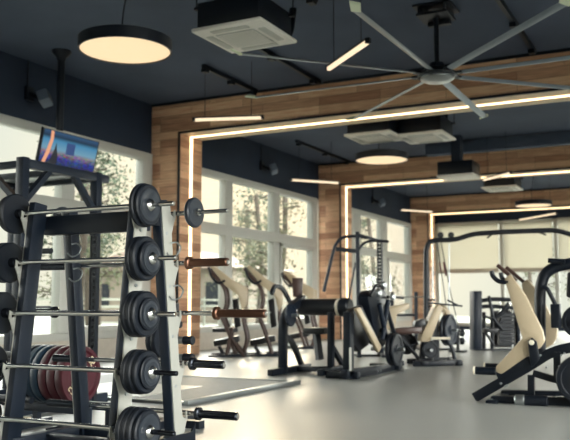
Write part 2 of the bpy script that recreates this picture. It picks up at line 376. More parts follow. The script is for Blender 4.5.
def ac_unit(i, x, y, z, label, s=.95):
    global ac0
    if i == 0:
        ac0 = empty('ceiling_air_conditioner', (x, y, z), label, 'air conditioner'); h = s/2
        MB().box((x, y, z+.03), (s, s, .05)).build('face_panel', 'ac', ac0, bevel=.02)
        g = MB().box((x, y, z+.001), (.52, .52, .012)).build('grille', 'acg', ac0)
        sl = MB()
        for k in range(12): sl.box((x, y-.23+k*.042, z-.007), (.5, .012, .008))
        sl.build('slat', 'ac', g)
        for dx, dy, a, b in ((0, .36, .5, .09), (0, -.36, .5, .09), (.36, 0, .09, .5), (-.36, 0, .09, .5)):
            MB().box((x+dx, y+dy, z+.002), (a, b, .014)).build('louvre', 'white', ac0, bevel=.004)
        MB().box((x, y, z+.215), (.84, .84, .32)).build('casing', 'black', ac0, bevel=.01)
        for a in (-1, 1):
            for b in (-1, 1):
                MB().cyl((x+a*.47, y+b*.36, z+.3), (x+a*.47, y+b*.36, CEI), .008, 8).box((x+a*.45, y+b*.36, z+.33), (.08, .05, .03)).build('hanger', 'black', ac0)
        MB().cyl((x+.1, y+.42, z+.22), (x+.1, y+.75, z+.22), .05).tube([(x+.1, y+.7, z+.22), (x+.1, y+1.0, z+.3), (x+.1, y+1.1, CEI)], .05, 12, .15).build('pipe', 'black', ac0)
    else: place(ac0, False, (x, y, z), 0, label)
ac_unit(0, -4.84, 8.32, 4.2, 'white square ceiling air conditioner nearest the camera, beside the large pendant')
ac_unit(1, -5.62, 14.75, 4.2, 'left of the two white ceiling air conditioners above the middle pendant')
ac_unit(2, -4.74, 15.2, 4.2, 'right of the two white ceiling air conditioners above the middle pendant')
ac_unit(3, -4.85, 22.45, 4.1, 'white ceiling air conditioner in the third bay, left of the smallest pendant')
r = empty('ceiling_projector', (-4.9, 18.4, 4.0), 'dark box with pale underside hanging below the second wooden beam', 'projector')
p = Pl(-5.2, 18.6, 0)
a, b = p(441, 179), p(476, 179)
MB().bb((a.x, 18.3, a.z+.05), (b.x, 19.0, a.z+.36)).build('body', 'black', r, bevel=.02)
MB().bb((a.x-.02, 18.28, a.z), (b.x+.02, 19.02, a.z+.05)).build('base_panel', 'ac', r, bevel=.01)
MB().bb((a.x+.28, 18.5, a.z+.36), (a.x+.5, 18.75, CEI)).build('duct', 'navy', r)
w = MB().bb((-6, 19.15, 4.62), (XR, 19.45, 4.9)); tag(w.build('air_duct', 'ceil', bevel=.02), 'long dark rectangular duct running under the ceiling of the second bay', 'duct')

def tube_light(i, p, q, z, label, wire=None, m='tube'):
    p, q = V((*p, z)), V((*q, z)); d = (q-p).normalized()
    r = empty('tube_light', tuple((p+q)/2), label, 'light')
    MB().beam(p, q, .048, .045).build('diffuser', m, r, bevel=.006)
    MB().beam(p+V((0, 0, .034)), q+V((0, 0, .034)), .05, .022).box(p-d*.01+V((0, 0, .01)), (.055, .055, .06)).box(q+d*.01+V((0, 0, .01)), (.055, .055, .06)).build('housing', 'black', r)
    pts = wire or [tuple(p.lerp(q, .15)[:2]), tuple(p.lerp(q, .85)[:2])]
    for x, y in pts: MB().cyl((x, y, z+.045), (x, y, CEI-.02), .005, 6).build('wire', 'black', r)
tube_light(0, (-7.28, 10.90), (-6.24, 11.26), 3.97, 'warm tube light hanging before the first wooden portal, above its left corner')
tube_light(1, (-4.05, 9.03), (-3.23, 8.27), 3.9, 'tilted looking warm tube light between the near air conditioner and the fan')
tube_light(2, (-8.60, 17.02), (-7.82, 17.97), 3.9, 'warm tube light near the second bay windows, left of the middle pendant')
tube_light(3, (-8.38, 24.17), (-7.69, 25.16), 3.9, 'warm tube light near the third bay windows')
tube_light(4, (-4.56, 19.11), (-3.77, 18.35), 3.9, 'short warm tube light before the second lit portal edge, right side')
tube_light(5, (-5.35, 27.2), (-3.95, 25.7), 3.72, 'warm tube light below the smallest pendant, before the end wall blinds')
def track(p, q, label):
    r = empty('ceiling_track', ((p[0]+q[0])/2, (p[1]+q[1])/2, 4.87), label, 'track')
    MB().bb((p[0]-.03, p[1], CEI-.07), (p[0]+.03, q[1], CEI)).build('rail', 'black', r)
    for t in (.04, .5, .93): MB().box((p[0], p[1]+(q[1]-p[1])*t, CEI-.10), (.09, .12, .06)).build('clamp', 'black', r)
track((-7.2, 11.0), (-7.2, 12.8), 'short black ceiling rail above the tube light at the first portal')
track((-5.9, 9.2), (-5.9, 12.75), 'long black ceiling rail running behind the near air conditioner')
track((-8.62, 17.3), (-8.62, 20.6), 'black ceiling rail over the second bay windows')
track((-4.3, 7.3), (-4.3, 9.2), 'black ceiling rail over the tilted tube light beside the fan')
track((-2.2, 9.6), (-2.2, 12.7), 'black ceiling rail right of the fan rod')

# fan
fx, fy, fz = -3.03, 10.26, 4.0
r = empty('ceiling_fan', (fx, fy, fz), 'huge eight bladed metal ceiling fan on a black rod', 'fan')
MB().lathe((fx, fy, fz-.04), (0, 0, 1), [(0, -.05), (.16, -.05), (.22, -.02), (.22, 0), (0, 0)], 40).build('hub_cover', 'steel', r)
MB().lathe((fx, fy, fz-.04), (0, 0, 1), [(0, 0), (.25, 0), (.27, .04), (.2, .1), (.11, .14), (.09, .2), (0, .2)], 40).build('motor', 'black', r)
MB().cyl((fx, fy, fz+.15), (fx, fy, CEI-.15), .035).build('rod', 'black', r)
MB().box((fx, fy, CEI-.13), (.42, .42, .03)).box((fx-.17, fy, CEI-.05), (.03, .42, .14)).box((fx+.17, fy, CEI-.05), (.03, .42, .14)).box((fx, fy, CEI-.015), (.5, .5, .03)).box((fx, fy+.16, CEI-.16), (.3, .08, .08)).build('ceiling_bracket', 'black', r)
for k in range(8):
    a = math.radians(-91+45.4*k if k else -91); d = V((math.cos(a), math.sin(a), 0)); n = V((-d.y, d.x, 0)); c = V((fx, fy, fz))
    R2 = Matrix((n, d, V((0, 0, 1)))).transposed() @ Matrix.Rotation(math.radians(14), 3, 'Y')
    bl = MB(); L = 2.50
    sec = [(-.052, 0), (-.02, .016), (.02, .018), (.055, .002), (.02, -.008), (-.02, -.008)]
    p0 = c+d*.22; bl.poly([p0+R2@V((s_[0], 0, s_[1])) for s_ in sec], d*(L-.02)); b_ = bl.build('blade', 'blade', r, bevel=0)
    MB().beam(c+d*.1, c+d*.34, .09, .03).build('blade_bracket', 'black', b_)
    e0 = c+d*(.2+L); MB().poly([e0+R2@V((-.055, 0, -.015)), e0+R2@V((.06, 0, -.015)), e0+R2@V((.11, .14, .02)), e0+R2@V((-.03, .13, .04))], (0, 0, .03)).build('blade_tip', 'tip', b_, bevel=.006)

# wall speakers
def speaker(i, y, z, label):
    global sp0
    if i == 0:
        sp0 = empty('wall_speaker', (XL, y, z), label, 'speaker')
        R = Matrix.Rotation(math.radians(-25), 3, 'Y') @ Matrix.Rotation(math.radians(30), 3, 'Z')
        bx_ = MB().box((XL+.32, y, z), (.17, .30, .19), R).build('cabinet', 'ac', sp0, bevel=.02)
        bx_.data.materials[0] = mat('grey_speaker', (.10, .13, .18), .5)
        MB().box(V((XL+.32, y, z))+R@V((.087, 0, 0)), (.012, .26, .15), R).build('grille', 'dark', sp0, bevel=.003)
        MB().box((XL+.03, y-.05, z+.1), (.05, .16, .22)).beam((XL+.03, y-.05, z+.1), (XL+.26, y, z), .06, .06).build('bracket', 'black', sp0)
        MB().tube([(XL+.02, y-.08, z+.2), (XL+.02, y-.08, CEI)], .012, 8).build('cable', 'black', sp0)
    else: place(sp0, False, (XL, y, z), 0, label)
speaker(0, 9.6, 4.27, 'grey wall speaker on the dark wall left of the television pole')
speaker(1, 17.4, 4.27, 'pale wall speaker above the second bay windows')
speaker(2, 24.95, 4.27, 'small wall speaker above the third bay windows')

# television on its pole
def screen_mat():
    m = mat('concert_screen', (.01, .01, .01), .45, spec=.15); n = m.node_tree.nodes; L = m.node_tree.links; b = n['Principled BSDF']
    t = n.new('ShaderNodeTexCoord'); s = n.new('ShaderNodeSeparateXYZ'); L.new(t.outputs['Generated'], s.inputs[0])
    r = n.new('ShaderNodeValToRGB'); L.new(s.outputs['Z'], r.inputs[0]); el = r.color_ramp.elements
    el[0].position = 0; el[0].color = (.01, .012, .05, 1); el[1].position = 1; el[1].color = (.03, .09, .20, 1)
    for p_, c_ in ((.28, (.03, .05, .22, 1)), (.42, (.22, .16, .22, 1)), (.52, (.16, .34, .46, 1)), (.75, (.06, .24, .42, 1)), (.86, (.01, .03, .06, 1))):
        x = el.new(p_); x.color = c_
    v = n.new('ShaderNodeTexVoronoi'); v.inputs['Scale'].default_value = 26; L.new(t.outputs['Generated'], v.inputs['Vector'])
    mx = n.new('ShaderNodeMix'); mx.data_type = 'RGBA'; mx.blend_type = 'OVERLAY'
    k = n.new('ShaderNodeMapRange'); k.inputs[1].default_value = .5; k.inputs[2].default_value = .4; k.inputs[3].default_value = 0; k.inputs[4].default_value = .8; L.new(s.outputs['Z'], k.inputs[0])
    L.new(k.outputs[0], mx.inputs[0]); L.new(r.outputs[0], mx.inputs[6]); L.new(v.outputs['Color'], mx.inputs[7])
    L.new(mx.outputs[2], b.inputs['Emission Color']); b.inputs['Emission Strength'].default_value = .62
    return m
M['screen'] = screen_mat()
tvp = V((-8.78, 9.4, 0))
r = empty('television', (-8.6, 9.55, 3.0), 'flat television showing a blue concert crowd, hung from a ceiling pole', 'television')
TL, TR = Pl(-8.45, 9, 90)(44, 126), Pl(-8.45, 9, 90)(98.5, 142)
zt = (TL.z+TR.z)/2; y0, y1 = TL.y, TR.y
zb = zt-.57; top = V((-8.45, 0, zt)); bot = V((-8.58, 0, zb)); tvw = y1-y0+.03
nv = V((zt-zb, 0, -(top.x-bot.x))).normalized()*1.0
def tp(s, t, off=0): b_ = bot.lerp(top, t); return V((b_.x, y0+tvw*s, b_.z)) + nv*off
MB().poly([tp(0, 0), tp(1, 0), tp(1, 1), tp(0, 1)], -nv*.05).build('body', 'black', r, bevel=.006)
MB().poly([tp(.02, .04, .001), tp(.98, .04, .001), tp(.98, .965, .001), tp(.02, .965, .001)], nv*.003).build('screen', 'screen', r, smooth=False)
MB().poly([tp(-.005, .985, .002), tp(1.005, .985, .002), tp(1.005, 1.01, .002), tp(-.005, 1.01, .002)], nv*.006).build('bezel', 'silver', r)
arm = emis('warm_screen_figure', (.75, .33, .18), .7, .02); dk = emis('dark_screen_figure', (.008, .01, .03), .3, .02)
MB().poly([tp(a, b, .005) for a, b in ((.05, .08), (.10, .06), (.16, .40), (.19, .75), (.18, .96), (.13, .97), (.14, .75), (.10, .4))], nv*.001).build('raised_arm', arm, r, smooth=False)
MB().poly([tp(a, b, .005) for a, b in ((.13, .06), (.3, .05), (.31, .35), (.27, .55), (.25, .7), (.235, .52), (.20, .3))], nv*.001).build('spectator', dk, r, smooth=False)
MB().poly([tp(a, b, .005) for a, b in ((.43, .45), (.58, .45), (.58, .75), (.43, .75))], nv*.001).build('stage', emis('blue_stage', (.02, .06, .2), .6, .02), r, smooth=False)
MB().cyl((tvp.x, tvp.y, 3.2), (tvp.x, tvp.y, CEI), .055).build('pole', 'black', r)
MB().lathe((tvp.x, tvp.y, CEI-.16), (0, 0, 1), [(.06, 0), (.075, .05), (.15, .13), (.15, .16), (0, .16)]).build('ceiling_flange', 'black', r)
MB().box((tvp.x+.03, tvp.y+.1, 3.3), (.06, .5, .3)).beam((tvp.x, tvp.y, 3.35), (-8.62, 9.5, 3.35), .08, .08).build('mount', 'black', r)

# ---------------------------------------------------------------- power rack (left background)
def ladder_post(mb, x, y, z0, z1, w=.075):
    """perforated square upright: two side walls joined by rungs, so daylight shows through the holes"""
    t = .012
    for s in (-1, 1): mb.bb((x+s*(w/2-t/2)-t/2, y-w/2, z0), (x+s*(w/2-t/2)+t/2, y+w/2, z1))
    z = z0
    while z < z1-.03: mb.bb((x-w/2+t, y-w/2, z), (x+w/2-t, y+w/2, z+.032)); z += .065
r = empty('power_rack', (-6.0, 5.9, 0), 'tall dark steel power rack standing below the television', 'power rack')
rx0, rx1, ry0, ry1, rz = -6.55, -5.43, 5.36, 6.36, 2.31
MB().bb((rx1-.045, ry1-.04, 1.68), (rx1+.045, ry1+.04, rz)).build('upright', 'dark', r, bevel=.004)
for x, y in ((rx1, ry0), (rx0, ry0), (rx0, ry1)): MB().bb((x-.045, y-.04, 0), (x+.045, y+.04, rz)).build('upright', 'dark', r, bevel=.004)
MB().beam((rx1, ry0-.04, rz-.05), (rx1, ry1+.15, rz-.05), .08, .08).build('top_beam', 'dark', r, bevel=.004)
MB().beam((rx0, ry0-.04, rz-.05), (rx0, ry1+.15, rz-.05), .08, .08).build('top_beam', 'dark', r, bevel=.004)
for y in (ry0, ry1, (ry0+ry1)/2): MB().beam((rx0, y, rz-.06), (rx1, y, rz-.06), .07, .06).build('cross_beam', 'dark', r, bevel=.004)
MB().bb((rx0+.1, ry0+.7, rz-.05), (rx1-.05, ry1-.05, rz-.03)).build('top_panel', 'steel', r)
for y, s in ((ry0, 1), (ry1, -1)): MB().beam((rx1, y, rz-.42), (rx1, y+s*.33, rz-.08), .05, .06, (1, 0, 0)).build('gusset_brace', 'dark', r)
MB().beam((rx1-.02, ry0, rz-.42), (rx0+.7, ry0, rz-.08), .06, .05).build('gusset_brace', 'dark', r)
mb = MB(); ladder_post(mb, rx1+.02, ry1, 0, 1.68, .055); mb.bb((rx1-.045, ry1-.02, 0), (rx1-.033, ry1+.02, 1.68)); mb.build('perforated_upright', 'black', r)
MB().beam((rx0, ry0, .06), (rx0, ry1, .06), .08, .1).beam((rx1, ry0, .06), (rx1, ry1+.2, .06), .08, .1).beam((rx0, ry1, .06), (rx1, ry1, .06), .08, .1).build('base_frame', 'dark', r)
for z in (.6, .95, 1.45): MB().cyl((rx1+.03, ry0-.03, z), (rx1+.4, ry0-.03, z), .025).lathe((rx1+.06, ry0-.03, z), (1, 0, 0), [(0, 0), (.05, 0), (.05, .03), (0, .03)]).build('storage_peg', 'black', r)

# platform on the floor
r = empty('lifting_platform', (-6.0, 7.6, 0), 'low grey lifting platform with pale metal edging beside the barbell rack', 'platform')
px0, px1, py0, py1 = -7.4, -4.55, 6.75, 9.25
MB().bb((px0, py0, 0), (px1-.06, py1-.05, .022)).build('mat', 'mat_g', r)
MB().bb((px0+.85, py0+.2, .022), (px1-.75, py1-1.1, .03)).build('centre_board', 'matl', r)
MB().bb((px1-.06, py0, 0), (px1, py1, .05)).bb((px0, py1-.05, 0), (px1-.06, py1, .035)).bb((px0, py0, 0), (px1-.06, py0+.05, .035)).build('edge', 'steel', r, bevel=.005)

# plate rack with coloured plates behind the barbell rack
def plate_mesh(c, R, th, mb, hole=.026):
    mb.lathe(c, (1, 0, 0), [(hole, -th*.35), (R*.28, -th*.4), (R*.32, -th*.25), (R*.80, -th*.25), (R*.86, -th*.5), (R*.98, -th*.5), (R, -th*.4), (R, th*.4), (R*.98, th*.5), (R*.86, th*.5), (R*.80, th*.25), (R*.32, th*.25), (R*.28, th*.4), (hole, th*.35), (hole, -th*.35)], 48)
zc, yc = .47, 4.95
r = empty('plate_storage_rack', (-4.65, yc, 0), 'low black storage frame holding coloured weight plates behind the barbell rack', 'plate rack')
MB().beam((-4.9, yc-.13, .20), (-4.15, yc-.13, .20), .06, .06).beam((-4.9, yc+.13, .20), (-4.15, yc+.13, .20), .06, .06).build('cradle_rail', 'dark', r, bevel=.005)
for x in (-4.9, -4.15): MB().beam((x, yc-.28, .03), (x, yc+.28, .03), .06, .06).beam((x, yc-.13, .03), (x, yc-.13, .22), .05, .05).beam((x, yc+.13, .03), (x, yc+.13, .22), .05, .05).build('foot_frame', 'dark', r)
MB().cyl((-5.0, yc-.29, .27), (-4.55, yc-.29, .27), .028).cyl((-5.0, yc-.29, .27), (-5.0, yc-.13, .20), .012).build('front_roller', 'black', r)
MB().bb((-4.95, yc-.28, .10), (-4.6, yc-.24, .14)).build('wooden_strip', 'tan', r)
MB().cyl((-5.0, yc-.29, .60), (-4.6, yc-.29, .60), .028).cyl((-5.0, yc-.29, .60), (-5.0, yc-.29, .03), .016).build('top_roller', 'black', r)
zc = .20+.03+.225*.82
def text_bits(o, c, R, digits, parent):
    """block digits laid on the +X face of a plate"""
    seg = dict(zip('abcdefg', [((0, 2), (1, 2)), ((1, 2), (1, 1)), ((1, 1), (1, 0)), ((0, 0), (1, 0)), ((0, 1), (0, 0)), ((0, 2), (0, 1)), ((0, 1), (1, 1))]))
    on = {'2': 'abged', '5': 'afgcd'}; mb = MB(); h = .026; ang = math.radians(-48)
    for rot in (0, PI):
        for i, ch in enumerate(digits):
            mb = MB()
            for s_ in on[ch]:
                (a, b), (c2, d2) = seg[s_]
                P = []
                for (u, v) in ((a, b), (c2, d2)):
                    lu, lv = (i*1.7+u-1.35)*h*.8, (v-1)*h - R*.66
                    ca, sa = math.cos(ang+rot), math.sin(ang+rot); P.append(V((c[0], c[1]+lu*ca-lv*sa, c[2]+lu*sa+lv*ca)))
                mb.beam(P[0], P[1], .008, .003, (1, 0, 0))
            mb.build('number_digit', 'yellow', parent)
cols = [(-4.36, .055, 'burg', 'burgundy rubber plate marked 25, rightmost in the low storage frame'),
        (-4.445, .055, 'burg', 'burgundy plate standing directly behind the one marked 25'),
        (-4.53, .055, 'burg', 'burgundy plate between the blue plate and the other burgundy ones'),
        (-4.615, .05, 'blue', 'blue rubber plate standing left of the burgundy plates'),
        (-4.695, .045, 'blue', 'second blue plate, further left beside the black plate'),
        (-4.77, .045, 'rubber', 'black bumper plate at the left end of the storage frame')]
for i, (x, th, m, lb) in enumerate(cols):
    c = (x, yc, zc+.03); rr = empty('weight_plate', c, lb, 'weight plate')
    mb = MB(); plate_mesh(c, .225, th*1.35, mb); mb.build('rubber_disc', m, rr)
    MB().lathe(c, (1, 0, 0), [(.02, -th*.7), (.045, -th*.7), (.045, th*.7), (.02, th*.7)], 24).build('steel_hub', 'steel', rr)
    if i == 0: text_bits(rr, (x+th*.68+.001, c[1], c[2]), .225, '25', rr)

# ---------------------------------------------------------------- barbell rack (foreground)
LX, RXX = -3.70, -2.92
def yf(z): return 3.645 + (z-.31)*.115
def yb(z): return 4.16 - (z-.31)*.125
r = empty('barbell_rack', ((LX+RXX)/2, 3.95, 0), 'two sided dark barbell rack with silver notched side plates, nearest the camera', 'barbell rack')
ZR = [1.540, 1.235, .928, .618, .312]
for X, s in ((LX, -1), (RXX, 1)):
    for fn, sy, nm in ((yf, -1, 'front_leg'), ((lambda z: yb(z)+(.08 if s < 0 else 0)), 1, 'rear_leg')):
        p, q = V((X, fn(.08)-sy*.0, .08)), V((X, fn(1.62), 1.62))
        leg = MB().beam(p, q, .066 if sy > 0 else .05, .085 if sy > 0 else .11, (0, 1, 0)).build(nm, 'dark', r, bevel=.006)
        # silver plate on the outer face, with a hook notch at each bar
        for side in (1,):
            xo = X+s*(.034 if sy > 0 else .026)
            zz = [.16]
            out = []
            fr = lambda z, d: V((xo, fn(z)+sy*d, z))
            out.append(fr(.12, .052))
            for z in reversed(ZR):
                out += [fr(z-.12, .052), fr(z-.05, .085), fr(z-.02, .105), fr(z+.028, .105), fr(z+.02, .092), fr(z-.018, .084), fr(z-.005, .056), fr(z+.05, .05)]
            out.append(fr(1.60, .05)); out.append(fr(1.60, -.035 if sy > 0 else -.06)); out.append(fr(.12, -.035 if sy > 0 else -.06))
            MB().poly(out, (s*.007, 0, 0)).build('hook_plate', 'silver', leg, smooth=False)
        bo = MB()
        for z in (1.42, 1.1, .80, .5, .2): bo.cyl((X+s*.033, fn(z), z), (X+s*.042, fn(z), z), .011, 10)
        bo.build('bolt', 'steel', leg)
    MB().beam((X, yf(.2)-.02, .16), (X, yb(.2)+.02, .16), .06, .09).build('side_rail', 'dark', r, bevel=.005)
    MB().beam((X, 3.25, .04), (X, 4.65, .04), .07, .08).build('foot', 'black', r, bevel=.008)
    MB().poly([(X+s*.045, yb(.2)-.2, .06), (X+s*.045, yb(.2)+.16, .06), (X+s*.045, yb(.2)+.16, .26), (X+s*.045, yb(.2)+.12, .21), (X+s*.045, yb(.2)-.2, .21)], (s*.012, 0, 0)).build('gusset', 'black', r)
for y, z, h, nm in ((3.88, 1.485, .12, 'top_beam'), (3.92, .16, .07, 'lower_beam')): MB().beam((LX, y, z), (RXX, y, z), .07, h).build(nm, 'dark', r, bevel=.008)
for X in (LX, RXX): MB().beam((X, 3.76, 1.50), (X, 4.08, 1.50), .045, .08).build('top_side_rail', 'black', r)
for z, y in ((.26, 4.26),): MB().beam((LX, y, z-.1), (RXX, y, z-.1), .05, .05).build('rear_brace', 'dark', r)

names = ['top', 'second', 'third', 'fourth', 'bottom']
plates = [[(.126, .030), (.118, .03)], [(.125, .036), (.125, .036), (.098, .03)], [(.128, .034), (.128, .034), (.125, .03), (.09, .02)], [(.120, .036), (.120, .036), (.115, .036), (.09, .02)], [(.125, .036), (.125, .036), (.125, .036), (.115, .03)]]
for i, z in enumerate(ZR):
    y = yf(z)-.078; zz = z+.012
    b = empty('barbell', ((LX+RXX)/2, y, zz), 'fixed barbell with black rubber plates on the %s front hooks of the rack' % names[i], 'barbell')
    MB().cyl((LX-.05, y, zz), (RXX+.05, y, zz), .0145, 20).build('bar_shaft', 'chrome', b)
    for s, X in ((-1, LX), (1, RXX)):
        x = X+s*(.088, .092, .10, .13, .135)[i]
        MB().cyl((X+s*.045, y, zz), (x, y, zz), .03, 24).build('collar', 'blksleeve', b)
        for k, (R_, th) in enumerate(plates[i]):
            c = V((x+s*th/2, y, zz)); mb = MB(); ax = (s, 0, 0)
            mb.lathe(c, ax, [(0, -th/2), (R_*.93, -th/2), (R_, -th*.28), (R_, th*.28), (R_*.93, th/2), (R_*.62, th*.5), (0, th*.5)], 56)
            pl_ = mb.build('weight_plate', 'rubber', b)
            x += s*th*.98
            if k == len(plates[i])-1:
                c2 = V((x, y, zz)); MB().lathe(c2, ax, [(R_*.80, -.002), (R_*.78, .004), (R_*.62, .006), (R_*.55, .002), (0, .002)], 48).build('plate_face', 'rubface', pl_)
        MB().lathe((x, y, zz), (s, 0, 0), [(.0, 0), (.036, 0), (.036, .008), (.028, .018), (.02, .022), (0, .022)], 24).build('end_washer', 'chrome', b)
        MB().cyl((x+s*.01, y, zz), (x+s*.165, y, zz), .0135, 20).build('bar_end', 'chrome' if i < 3 else 'blksleeve', b)

# rear row: olympic style bars. (half length of shaft to collar, sleeve length, material, plate)
cx = -3.285
rear = [(.475, .29, 'chrome', 'slim', 'short bar with one small grey plate on the top rear hooks'),
        (.46, .285, 'warmlit', None, 'bar with flare-browned sleeve on the second rear hooks'),
        (.64, .345, 'warmlit', None, 'long chrome bar with flare-browned sleeve on the third rear hooks'),
        (.445, .23, 'blksleeve', None, 'bar with black sleeve on the fourth rear hooks'),
        (.465, .285, 'blksleeve', None, 'bar with black sleeve on the bottom rear hooks')]
for i, z in enumerate(ZR):
    hl, sl, m, pt, lb = rear[i]; y = yb(z)+.13; zz = z+.010
    b = empty('barbell', (cx, y, zz), lb, 'barbell')
    MB().cyl((cx-hl, y, zz), (cx+hl, y, zz), .0145, 20).build('bar_shaft', 'chrome', b)
    for s in (-1, 1):
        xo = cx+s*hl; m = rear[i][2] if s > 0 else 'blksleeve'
        if pt:
            c = V((xo+s*.05, y, zz)); MB().lathe(c, (s, 0, 0), [(0, -.018), (.084, -.018), (.093, -.008), (.093, .008), (.084, .018), (.03, .018), (0, .018)], 48).build('weight_plate', 'rubface', b)
            MB().lathe((xo+s*.068, y, zz), (s, 0, 0), [(0, 0), (.026, 0), (.022, .02), (0, .02)], 24).build('end_washer', 'chrome', b)
            MB().cyl((xo, y, zz), (xo+s*sl, y, zz), .0125, 20).build('sleeve', 'chrome', b)
            continue
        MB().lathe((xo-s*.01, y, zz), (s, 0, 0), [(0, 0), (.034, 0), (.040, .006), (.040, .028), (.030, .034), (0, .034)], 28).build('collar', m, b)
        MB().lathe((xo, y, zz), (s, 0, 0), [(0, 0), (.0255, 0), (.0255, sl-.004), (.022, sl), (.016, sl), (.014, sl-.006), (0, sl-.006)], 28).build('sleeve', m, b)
        MB().lathe((xo+s*(sl-.006), y, zz), (s, 0, 0), [(0, 0), (.016, 0), (.016, .008), (.01, .01), (0, .008)], 20).build('end_cap', 'chrome', b)

# spring clips hanging from the rack's bolts, plate tree behind it
for i, (X, z, lb) in enumerate(((RXX, 1.36, 'upper wire spring clip hanging on the right rear leg of the barbell rack'), (RXX, 1.10, 'lower wire spring clip hanging on the right rear leg of the barbell rack'),
                    (LX, 1.38, 'upper wire spring clip hanging on the left rear leg of the barbell rack'), (LX, 1.22, 'lower wire spring clip hanging on the left rear leg of the barbell rack'))):
    y = yb(z)+.02; x = X+.052; o = MB().tube([(x, y, z), (x+.02, y+.03, z+.01), (x+.05, y+.04, z-.02), (x+.04, y+.02, z-.07), (x, y, z-.085), (x-.005, y-.03, z-.06)], .005, 6, .02).build('spring_clip', 'steel')
    tag(o, lb, 'spring clip')
wx, wy = floor_at(170, 425)[:2]; wy = 5.6; q = Pl(-3.55, 5.6, 0); c0 = q(172, 340)
r = empty('plate_tree', (c0.x, c0.y, 0), 'dark plate tree with empty horn behind the right legs of the barbell rack', 'plate tree')
MB().bb((c0.x-.04, c0.y-.04, .05), (c0.x+.04, c0.y+.04, 1.0)).build('post', 'black', r, bevel=.005)
MB().bb((c0.x-.3, c0.y-.04, 0), (c0.x+.3, c0.y+.04, .06)).bb((c0.x-.04, c0.y-.3, 0), (c0.x+.04, c0.y+.3, .06)).build('base', 'black', r)
for z in (c0.z, c0.z+.14-.28):
    MB().cyl((c0.x+.03, c0.y, z), (c0.x+.20, c0.y, z), .03).build('horn', 'steel', r); MB().cyl((c0.x+.12, c0.y, z), (c0.x+.21, c0.y, z), .036).build('horn_cap', 'black', r)
MB().cyl((c0.x+.03, c0.y-.02, c0.z+.13), (c0.x+.10, c0.y-.02, c0.z+.13), .03).build('knob', 'black', r)
for k in range(2):
    c = (c0.x-.09-.05*k, c0.y, c0.z); rr = empty('weight_plate', c, ('black plate on the plate tree, nearer its post', 'black plate on the plate tree, outer one of the pair')[k], 'weight plate')
    mb = MB(); plate_mesh(c, .15, .045, mb); mb.build('rubber_disc', 'rubber', rr)
MB().cyl((c0.x-.22, c0.y, c0.z), (c0.x-.03, c0.y, c0.z), .024).build('horn', 'steel', r)

# ---------------------------------------------------------------- plate-loaded row press machines by the window
def tubes(pl_, r, m, name, segs, rad, off=0, w=None, fil=.12, bevel=0):
    for s_ in segs:
        mb = MB(); pts = [pl_(a, b, off) for a, b in s_]
        if w: mb.tube(pts, rad, fil=fil, w=w, h=rad*2)
        else: mb.tube(pts, rad, fil=fil)
        mb.build(name, m, r, bevel=bevel)
def pad(pl_, r, m, name, pts, off, th, bevel=.02): MB().poly([pl_(a, b, off-th/2) for a, b in pts], pl_.n*th).build(name, m, r, bevel=bevel)
def weight(pl_, r, x, y, off, R_, m='rubber', th=.05, k=1, sgn=-1):
    c = pl_.base if x is None else pl_(x, y, off)
    for j in range(k): MB().lathe(c+pl_.n*sgn*j*(th+.004), pl_.n*sgn, [(0, 0), (R_*.95, 0), (R_, th*.25), (R_, th*.75), (R_*.95, th), (R_*.8, th), (R_*.76, th*.8), (R_*.3, th*.8), (R_*.27, th), (0, th)], 40).build('weight_plate', m, r)
    MB().cyl(c, c+pl_.n*sgn*(k*(th+.004)+.09), .024).build('weight_horn', 'steel', r)

q = Pl(-7.6, 13.85)
o0 = floor_at(262, 355)
row = empty('seated_press_machine', tuple(o0), None, 'exercise machine')
for off in (-.30, .30):
    tubes(q, row, 'brown', 'frame_tube', [[(245, 269), (254, 279), (262, 289), (264, 302), (259, 316), (266, 333), (272, 353)], [(281, 300), (279, 318), (284, 338), (279, 354)]], .033, off)  # dark frame coloured brown to carry the warm window flare
    pad(q, row, 'tan', 'arm_cover', [(247, 267), (250, 266), (268, 280), (283, 288), (283, 304), (279, 312), (275, 296), (262, 286)], off, .09, .012)
    tubes(q, row, 'black', 'handle', [[(246, 268), (248, 277), (255, 285), (262, 281)]], .022, off-.06)
tubes(q, row, 'dark', 'base_rail', [[(246, 356), (282, 354)]], .04, -.35, w=.08)
tubes(q, row, 'dark', 'base_rail', [[(246, 356), (282, 354)]], .04, .35, w=.08)
MB().beam(q(264, 355, -.35), q(264, 355, .35), .08, .07).build('cross_rail', 'dark', row)
tubes(q, row, 'black', 'seat_post', [[(255, 346), (260, 355)]], .035)
pad(q, row, 'leather', 'seat', [(250, 340), (275, 335), (276, 341), (251, 346)], 0, .38)
pad(q, row, 'leather', 'chest_pad', [(268, 300), (274, 298), (277, 326), (271, 328)], 0, .28)
for off in (-.38, .38):
    c = q(270, 312, off); MB().cyl(c, c+q.n*(.22 if off > 0 else -.22), .024).build('weight_horn', 'steel', row)
tag(row, 'tan seated press machine with flare-browned frame by the window, second from the left'); row['group'] = 'press machines along the windows'
base = row.location.copy()
for (dx, dy, ang, lb) in ((-.55, -.42, 0, 'tan seated press machine with flare-browned frame nearest the lit portal pillar'), (-.5, 2.6, -8, 'seated press machine further along the window, behind the black frame machine')):
    place(row, False, (base.x+dx, base.y+dy, 0), math.radians(ang), lb, 'press machines along the windows')
